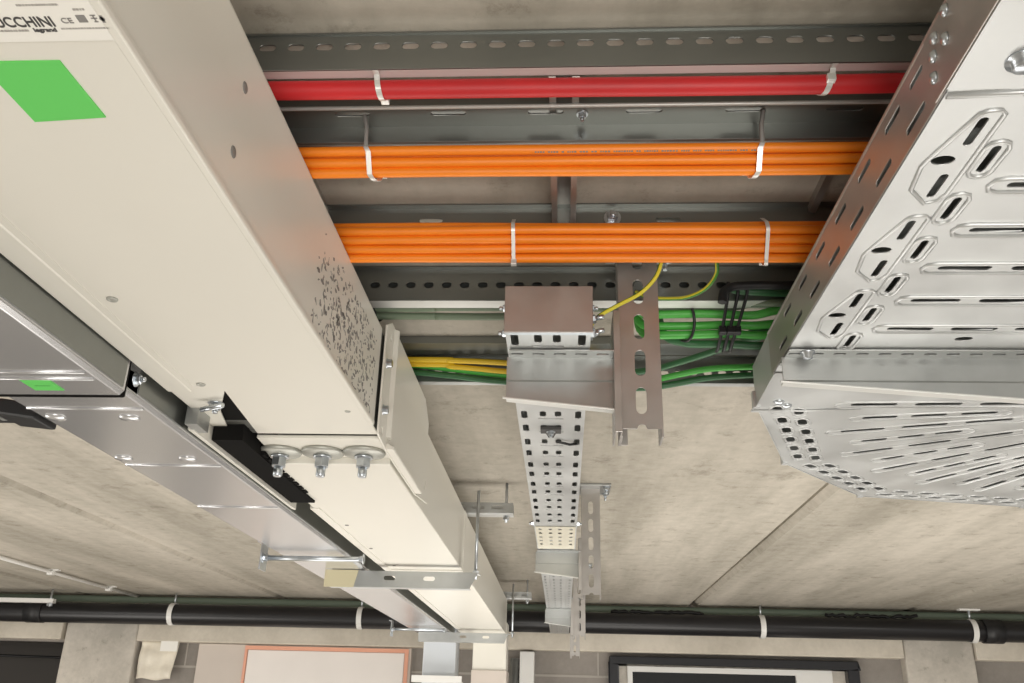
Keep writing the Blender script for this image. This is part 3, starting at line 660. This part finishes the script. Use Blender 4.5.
P1 = post(.0699, 1.052, .0515, .322, 'nearest slotted steel post hanging behind the thick orange bundle')
a1 = arm(-.071, .061, 1.012, 'nearest short arm carrying the small tray, beside the nearest post')
head(a1, .0695, 1.05, .312, .47)
P2 = post(.050, 2.48, .0515, .300, 'second slotted post, beside the narrow tray against bare ceiling')
a2 = arm(-.075, .046, 2.44, 'second short arm under the narrow perforated tray')
head(a2, .0495, 2.48, .312, .45)
P3 = post(.041, 3.88, .0515, .305, 'third slotted post, in front of the black drain pipe')
a3 = arm(-.075, .036, 3.85, 'third short arm under the narrow tray, before the drain pipe')
head(a3, .0405, 3.88, .31, .45)
P4 = post(.037, 5.02, .0515, .295, 'farthest slotted post, smallest one, at the end of the narrow tray')

st = thing('perforated_tray', 'narrow perforated cable tray with blind end running to the far wall', 'tray', (-.019, 3, ZT))
tx0, tx1 = -.0685, .031
def small_bottom(y0, y1, dense=True):
    mb = MB(); y = y0
    while y < y1-.001:
        e = min(y+.144, y1); h = []
        k = y+.010
        while k+.04 < e:
            if dense:
                for xx in (tx0+.0095, tx1-.0095): h.append(slot(xx, k+.014, .036, .0092, math.pi/2))
                for xx in (-.031, -.0085): h.append(slot(xx, k+.010, .026, .0095, math.pi/2))
                h.append(slot(-.0195, k+.034, .040, .0045))
            else:
                for xx in (tx0+.0095, tx1-.0095, -.031, -.0085): h.append(slot(xx, k+.012, .024, .0075, math.pi/2))
            k += .072 if not dense else .067
        mb.plate((0, 0, ZT+.0008), (1, 0, 0), (0, 1, 0), [(tx0, y), (tx1, y), (tx1, e), (tx0, e)], h, .0015); y = e
    return mb
small_bottom(.963, 2.50).build('tray_bottom', 'tray', st)
small_bottom(2.50, 5.08, False).build('tray_bottom', 'tray', st)
for xx in (tx0, tx1):
    MB().box(xx-.0008, xx+.0008, .963, 5.08, ZT, ZT+HT).tube([(xx, .97, ZT+HT), (xx, 5.08, ZT+HT)], .0015, 6).build('side_rail', 'tray', st)
for xx in (-.045, .008): MB().tube([(xx, 2.52, ZT-.0005), (xx, 3.84, ZT-.0005)], .0016, 6).build('stiffening_rib', 'tray', st)
MB().box(tx0, tx1, .965, 5.08, ZT+HT, ZT+HT+.0015).build('shade_lid', 'galvd', st)  # unseen lid added so the slots look dark
ec = MB().plate((0, .9615, 0), (1, 0, 0), (0, 0, 1), [(tx0-.002, ZT-.001), (tx0-.002, ZT+HT+.001), (tx1+.003, ZT+HT+.001), (tx1+.003, ZT-.001)], [], .002).build('end_cap', 'post', st, .0006)
MB().box(tx0-.002, tx1+.003, .9615, .968, ZT-.0015, ZT).build('cap_lip', 'zinc', ec)
for xx, sgn in ((tx0, -1), (tx1, 1)):
    for z, y in ((ZT+.041, .985), (ZT+.008, .985)): MB().bolt((xx, y, z), (sgn, 0, 0), .0038, .004).build('cap_bolt', 'zinc', st)
# coupler clips right of the end cap
for y, z in ((.995, .446), (.995, .428)): MB().bolt((tx1, y, z), (.9, 0, .25), .005, .010).build('coupler_bolt', 'zinc', st)
cpl = MB(); cpl.plate((0, 0, ZT-.0015), (1, 0, 0), (0, 1, 0), [(tx0+.002, 2.12), (tx1-.002, 2.12), (tx1-.002, 2.42), (tx0+.002, 2.42)], [slot(xx, yy, .022, .008, math.pi/2) for xx in (-.056, -.031, -.0085, .0185) for yy in (2.15, 2.20, 2.25, 2.30, 2.35)], .0012)
cpl.build('joint_plate', mat('yellowish_passivated_steel', (.76, .72, .60), .45, .5), st)
for xx in (tx0, tx1): MB().bolt((xx, 2.11, ZT+.004), (-1 if xx < 0 else 1, 0, 0), .005, .004).build('joint_bolt', 'zinc', st)
# black cable bracket under the small tray
kb = thing('tray_bracket', 'small black bracket bolted under the narrow perforated tray', 'bracket', (-.02, 1.36, ZT-.01))
MB().prism([(-.036, 1.33), (-.004, 1.33), (-.004, 1.352), (-.012, 1.352), (-.016, 1.375), (-.024, 1.375), (-.028, 1.352), (-.036, 1.352)], 'Z', ZT-.006, ZT-.0006).build('bracket_plate', 'ink', kb, .0006)
MB().tube([(-.012, 1.40, ZT-.004), (.010, 1.415, ZT-.005), (.021, 1.42, ZT-.002)], .0022, 6).build('hook', 'black', kb)
MB().bolt((-.02, 1.341, ZT-.006), (0, 0, -1), .004, .003).build('bracket_bolt', 'zinc', kb)

# ------------------------------------------------------------------ large perforated tray at right with its bend
TX0, TX1 = .27, .67
bt = thing('perforated_tray', 'large perforated steel cable tray entering at upper right', 'tray', (.47, .4, ZT))
YE = 1.10
mb = MB(); y = -.4
P = .0745
HY = .6165                            # Y of a reference hole in the edge pattern
allh = []
for kk in range(-1, 9):
    yc = HY+P*kk
    if yc < .56 or yc > YE-.03: continue
    allh.append((yc-.02, yc+.0175, slot(.3355, yc-.0012, .0365, .0072, math.pi/2)))
    allh.append((yc-.02, yc+.0175, slot(.640, yc-.0012, .0365, .0072, math.pi/2)))
    if kk % 2 == 0:
        allh.append((yc-.009, yc+.009, ring_hole(.3008, yc, .0095, .0068)))
        for d in (-.0375, .0375):
            if .55 < yc+d < YE-.03: allh.append((yc+d-.018, yc+d+.018, slot(.3105, yc+d, .036, .0072, math.pi/2)))
    yr = yc+.0365
    if yr < YE-.02:
        for j in range(4): allh.append((yr-.004, yr+.004, slot(.3925+.0705*j, yr, .052, .0085)))
for yo in (.54, ): allh.append((.54, .565, slot(.345, .5535, .020, .0045, math.pi/2)))
for (xh, yh) in ((.463, .980), ): allh.append((yh-.007, yh+.007, ring_hole(xh, yh, .0105, .0065)))
mb = MB()
mb.plate((0, 0, ZT+.001), (1, 0, 0), (0, 1, 0), [(TX0, -.4), (TX1, -.4), (TX1, YE), (TX0, YE)], [h for _, _, h in allh], .002)
mb.build('tray_bottom', 'tray', bt)
# embossed rims round the slots
mb = MB()
def rim(poly, r=.0022, dz=0.): mb.tube([(px, py, ZT-.0002+dz) for px, py in poly], r, 6, closed=True)
for kk in range(-1, 9):
    yc = HY+P*kk
    if yc < .56 or yc > YE-.03: continue
    rim(slot(.3355, yc-.0012, .050, .0185, math.pi/2, 4)); rim(slot(.640, yc-.0012, .050, .0185, math.pi/2, 4))
    yr = yc+.0365
    if yr < YE-.02: rim(slot(.4985, yr, .294, .022, 0, 4), .0026)
    if kk % 2 == 0 and yc+.06 < YE:
        rim([(.3185, yc-.064), (.3225, yc-.060), (.3225, yc+.048), (.319, yc+.060), (.309, yc+.064), (.2905, yc+.042), (.2865, yc+.008), (.2885, yc-.002), (.3045, yc-.060), (.309, yc-.064)], .0022)
mb.tube([(TX0+.002, .535, ZT-.0003), (.35, .530, ZT-.0006), (.60, .527, ZT-.0006), (TX1, .527, ZT-.0003)], .0028, 6)
mb.build('embossed_rim', 'tray', bt)
MB().box(TX0-.0012, TX1+.0012, -.4, .527, ZT-.0012, ZT-.0001).build('joint_sheet', 'tray', bt)
MB().lathe((.308, .497, ZT-.001), (0, 0, -1), [(.012, 0), (.012, .0015), (.0085, .002), (.0085, .006), (.006, .0075), (0, .0078)], 20).build('joint_bolt', 'zinc', bt)
for s, xx in ((0, TX0), (1, TX1)):
    mb = MB(); hs = []
    for kk in range(-4, 8):
        if .595 < .6225+P*kk < YE-.05: hs.append(slot(.6225+P*kk, ZT+.0435, .0365, .0060))
        if .575 < .5815+P*kk < YE-.03: hs.append(slot(.5815+P*kk, ZT+.0145, .040, .0060))
    hs.append(slot(.569, ZT+.0435, .027, .0055))
    mb.plate((xx, 0, 0), (0, 1, 0), (0, 0, 1), [(-.4, ZT), (-.4, ZT+HT), (YE, ZT+HT), (YE, ZT)], hs, .0018)
    mb.tube([(xx, -.4, ZT+HT), (xx, YE, ZT+HT)], .0022, 8)
    sr = mb.build('side_rail', 'post', bt)
    if s == 0:
        MB().box(TX0-.0024, TX0-.0008, -.4, .545, ZT+.0004, ZT+HT-.002).build('coupler_plate', 'post', sr, .0008)
        for y, z in ((.505, ZT+.050), (.527, ZT+.0445), (.533, ZT+.033), (.512, ZT+.031), (.538, ZT+.018), (.45, ZT+.045), (.45, ZT+.018)):
            MB().lathe((TX0-.0024, y, z), (-1, 0, 0), [(.0050, 0), (.0048, .0010), (.0036, .0026), (.0016, .0034), (0, .0035)], 14).build('coupler_bolt', 'zinc', sr)
MB().box(TX0, TX1, -.4, YE, ZT+HT, ZT+HT+.0015).build('shade_lid', 'galvd', bt)  # added out of view, shuts light out of the slotted tray
# bend
bb = thing('tray_bend', 'faceted perforated tray bend turning right beyond the big arm', 'tray', (.6, 1.5, ZT))
outer = [(.2712, 1.09), (.2745, 1.222), (.382, 1.526), (.581, 1.764), (.924, 1.838), (1.5, 1.838)]
inner = [(1.5, 1.44), (.90, 1.44), (.735, 1.375), (.672, 1.20), (.6695, 1.09)]
cx, cy = .92, 1.19
hs = []
for i in range(4):                         # two rows of slots along each facet
    a, b = V(outer[i+(1 if i < 4 else 0)]), V(outer[i+2]) if i+2 < 6 else None
    if b is None: continue
    d = (b-a).normalized(); nrm = V((d.y, -d.x)); ln = (b-a).length; ang = math.atan2(d.y, d.x)
    if i == 3: ln = .5
    m = max(2, int(ln/.052)); s0 = (ln-(m-1)*.052)/2
    for k in range(m):
        for off in (.025, .052):
            q = a+d*(s0+k*.052+(.012 if off > .03 else -.006))+nrm*off
            if s0+k*.052 < ln-.03 or off < .03 : hs.append((q, ang))
rows = [slot(q.x, q.y, .030, .013, ang) for q, ang in hs]
rad = []; rimp = []
for k in range(17):
    th = math.radians(176-k*7.2+1.5); u = V((math.cos(th), math.sin(th)))
    R0, R1 = (.30, .50) if k % 2 else (.27, .53)
    if k % 2 and k > 1: R0 = .34
    segs = 3
    for j in range(segs):
        rm = R0+(R1-R0)*(j+.5)/segs
        q = V((cx, cy))+u*rm; rad.append(slot(q.x, q.y, (R1-R0)/segs*.74, .013, th))
    q = V((cx, cy))+u*((R0+R1)/2); rimp.append(slot(q.x, q.y, (R1-R0)+.02, .024, th, 4))
MB().plate((0, 0, ZT-.0012), (1, 0, 0), (0, 1, 0), outer+inner, rows+rad, .002).build('bend_bottom', 'tray', bb)
mb = MB()
for poly in rimp: mb.tube([(p[0], p[1], ZT-.0020) for p in poly], .0018, 6, closed=True)
for q, ang in hs: mb.tube([(p[0], p[1], ZT-.0021) for p in slot(q.x, q.y, .042, .021, ang, 4)], .0016, 6, closed=True)
mb.build('embossed_rim', 'tray', bb)
mb = MB()
for a, b in zip(outer[:-1], outer[1:]):
    a, b = V(a), V(b); d = (b-a).normalized(); nn = V((-d.y, d.x))*.0018
    pts = [a, b, b+nn, a+nn]
    mb.hexa([(p.x, p.y, ZT-.003) for p in pts]+[(p.x, p.y, ZT+HT+.001) for p in pts])
mb.build('outer_rail', 'tray', bb)
MB().prism(outer+inner, 'Z', ZT+HT, ZT+HT+.0015).build('shade_lid', 'galvd', bb)  # unseen top added to darken the slots of the bend
mb = MB()
for a, b in zip(inner[:-1], inner[1:]):
    a, b = V(a), V(b); d = (b-a).normalized(); nn = V((-d.y, d.x))*.0018
    pts = [a, b, b+nn, a+nn]
    mb.hexa([(p.x, p.y, ZT-.003) for p in pts]+[(p.x, p.y, ZT+HT) for p in pts])
mb.build('inner_rail', 'tray', bb)
for q in outer[1:5]:
    a = V(q); MB().box(a.x-.006, a.x+.004, a.y-.004, a.y+.006, ZT-.0045, ZT+.02).build('corner_tab', 'tray', bb)
MB().box(TX0-.001, TX0+.06, 1.235, 1.242, ZT-.0045, ZT-.002).tube([(.2735, 1.236, ZT-.003), (.34, 1.236, ZT-.0035), (.42, 1.225, ZT-.003)], .0016, 6).build('seam', 'tray', bb)
for x, y in ((.30, 1.20), (.314, 1.216)): MB().lathe((x, y, ZT-.002), (0, 0, -1), [(.008, 0), (.007, .002), (.004, .004), (0, .0045)], 14).build('bend_bolt', 'zinc', bb)
a4 = arm(.266, .80, 1.008, 'long cantilever arm under the large perforated tray', zl=.3805, zr=.341)
MB().lathe((.293, 1.0145, ZT-.003), (0, 0, -1), [(.009, 0), (.009, .002), (.006, .003), (.006, .008), (0, .009)], 14).build('arm_bolt', 'zinc', a4)
P5 = post(.80, 1.03, .0515, .31, 'slotted post holding the outer end of the long arm')
head(a4, .799, 1.04, .312, .47)

# ------------------------------------------------------------------ trapezes, rods and clamps of the ducts
def trapeze(y, label, xa=-.588, xb=-.213, tape=True, zt=.3425, yr=None):
    t = thing('trapeze', label, 'bracket', ((xa+xb)/2, y, zt-.042), 'trapeze brackets under the ducts')
    mb = MB(); zb = zt-.040
    hs = [slot(x, zt-.017, .030, .011) for x in (-.435, -.335)]
    mb.plate((0, y, 0), (1, 0, 0), (0, 0, 1), [(xa, zb), (xa, zt), (xb, zt), (xb-.020, zb)], hs, .0025)
    mb.build('web', 'galv', t, .0004)
    mb = MB(); mb.hexa([(xa, y, zt-.002), (xb, y, zt-.002), (xb+.004, y+.04, zt-.002), (xa, y+.04, zt-.002), (xa, y, zt), (xb, y, zt), (xb+.004, y+.04, zt), (xa, y+.04, zt)])
    mb.hexa([(xa, y, zb), (xb-.020, y, zb), (xb-.020, y+.03, zb), (xa, y+.03, zb), (xa, y, zb+.002), (xb-.020, y, zb+.002), (xb-.020, y+.03, zb+.002), (xa, y+.03, zb+.002)])
    mb.build('flange', 'tray', t)
    if tape: MB().hexa([(xa-.012, y-.003, zb-.001), (-.525, y-.003, zb-.001), (-.525, y-.001, zb-.001), (xa-.012, y-.001, zb-.001), (xa-.012, y-.003, zt+.001), (-.515, y-.003, zt+.001), (-.515, y-.001, zt+.001), (xa-.012, y-.001, zt+.001)]).build('yellowed_tape', 'yel', t)
    for x in (-.221,):
        MB().tube([(x, y+.02, zt-.014), (x, y+.02, .54)], .004, 8).lathe((x, y+.02, zt), (0, 0, 1), [(.0085, 0), (.0085, .007)], 6, True).build('rod', 'zinc', t)
    return t
trapeze(2.277, 'nearer trapeze bracket with yellowed tape under both ducts', zt=.3275)
trapeze(4.06, 'farther trapeze bracket under both ducts at their drop', tape=False, xa=-.63, xb=-.235, zt=.3275)
def hung_strut(x0, x1, y, label):
    t = thing('hung_strut', label, 'strut', ((x0+x1)/2, y, .507), 'slotted struts hung from the ceiling by rods')
    mb = MB(); n = int((x1-x0)/.052)
    mb.plate((0, y, 0), (1, 0, 0), (0, 0, 1), [(x0, .512), (x0, .541), (x1, .541), (x1, .512)], [slot(x0+.028+.052*k, .528, .034, .011) for k in range(n)], .002)
    mb.build('slotted_web', 'galv', t)
    MB().sheet([(y-.001, .514), (y, .508), (y+.035, .508), (y+.035, .54)], 'X', x0, x1, .002).build('bottom_flange', 'tray', t)
    for x in (x1-.02, x0+.03):
        MB().tube([(x, y+.018, .490), (x, y+.018, HC)], .004, 8).lathe((x, y+.018, .497), (0, 0, 1), [(.009, 0), (.009, .008)], 6, True).build('rod', 'zinc', t)
    return t
hung_strut(-.47, -.138, 2.44, 'hung slotted strut right of the cream duct, nearer one')
hung_strut(-.47, -.150, 4.36, 'hung slotted strut right of the cream duct, farther one by the drain pipe')
for y, z, xa, xb, lab in ((2.03, .317, -.680, -.450, 'nearer clamp rod with end plate across the grey trunking underside'), (3.83, .317, -.705, -.485, 'farther clamp rod with end plate across the grey trunking underside')):
    t = thing('hold_down_clamp', lab, 'clamp', (xa, y, z-.03), 'clamp rods under the grey trunking')
    MB().tube([(xa-.008, y, z), (xb, y, z)], .0055, 10).build('rod', 'zinc', t)
    MB().tube([(xa, y+.018, z), (xb-.02, y+.018, z)], .004, 8).build('rod', 'washer', t)
    MB().sheet([(xa-.004, z-.028), (xa, z-.028), (xa, z+.034), (xa-.012, z+.034)], 'Y', y-.02, y+.025, .003).build('end_plate', 'zinc', t, .001)
    MB().bolt((xa, y, z), (1, 0, 0), .007, .004).build('nut', 'zinc', t)
    MB().bolt((xb, y, z), (-1, 0, 0), .0065, .004).build('nut', 'zinc', t)
tag(MB().sheet([(4.225, .156), (4.225, .128), (4.296, .128)], 'X', -.675, -.45, .004).build('drop_bracket', 'white'), 'pale angle bracket under the grey trunking drop', 'bracket')
MBx = None

# ------------------------------------------------------------------ camera
cam = bpy.data.cameras.new('camera'); co = bpy.data.objects.new('camera', cam); C.objects.link(co)
p, yw, ro = .396556, .0629907, .0273711
fwd = V((-math.sin(yw)*math.cos(p), math.cos(yw)*math.cos(p), math.sin(p))); rg = V((math.cos(yw), math.sin(yw), 0)); up = rg.cross(fwd)
r2_ = rg*math.cos(ro)+up*math.sin(ro); u2_ = up*math.cos(ro)-rg*math.sin(ro)
mw = Matrix((r2_, u2_, -fwd)).transposed().to_4x4(); mw.translation = (0, 0, ZC)
co.matrix_world = mw
cam.sensor_width = 36; cam.lens = 892.86*36/1024; cam.clip_start = .02
bpy.context.scene.camera = co

# ------------------------------------------------------------------ light: open sided garage, bright floor, unseen fill lights added
wd = bpy.data.worlds.new('world'); bpy.context.scene.world = wd; wd.use_nodes = True
wd.node_tree.nodes['Background'].inputs[0].default_value = (1.0, .96, .90, 1); wd.node_tree.nodes['Background'].inputs[1].default_value = .45
def area(name, loc, aim, size, power, col=(1, .965, .91)):
    l = bpy.data.lights.new(name, 'AREA'); l.shape = 'RECTANGLE'; l.size, l.size_y = size; l.energy = power; l.color = col
    o = bpy.data.objects.new(name, l); C.objects.link(o); o.location = loc
    o.rotation_euler = (V(aim)-V(loc)).to_track_quat('-Z', 'Y').to_euler()
    return o
area('fill_light_behind', (.6, -2.2, .5), (.2, 1.5, 2.4), (2.2, 1.2), 54)  # added fill from behind the camera, brightens the undersides
area('fill_light_far', (.5, 3.0, .15), (.5, 3.6, 2.4), (3.5, 2.5), 68)  # added fill facing up at the far ceiling
area('fill_light_left', (-3.5, 2.5, .15), (-2.5, 3.4, 2.4), (2.0, 2.5), 54)  # added fill low down at left
area('fill_high_left', (-4.2, 1.2, 2.3), (-3.6, 1.4, 0), (.3, 1.5), 70)  # unseen fill added to brighten the floor that the steel reflects
area('fill_high_right', (4.2, 1.2, 2.3), (3.6, 1.4, 0), (.3, 1.5), 50)  # added counterpart on the right, also out of view
sc_ = bpy.context.scene
sc_.view_settings.view_transform = 'Standard'; sc_.view_settings.look = 'None'; sc_.view_settings.gamma = 1; sc_.view_settings.use_curve_mapping = False
sc_.view_settings.exposure = 0.35
sc_.cycles.use_denoising = True
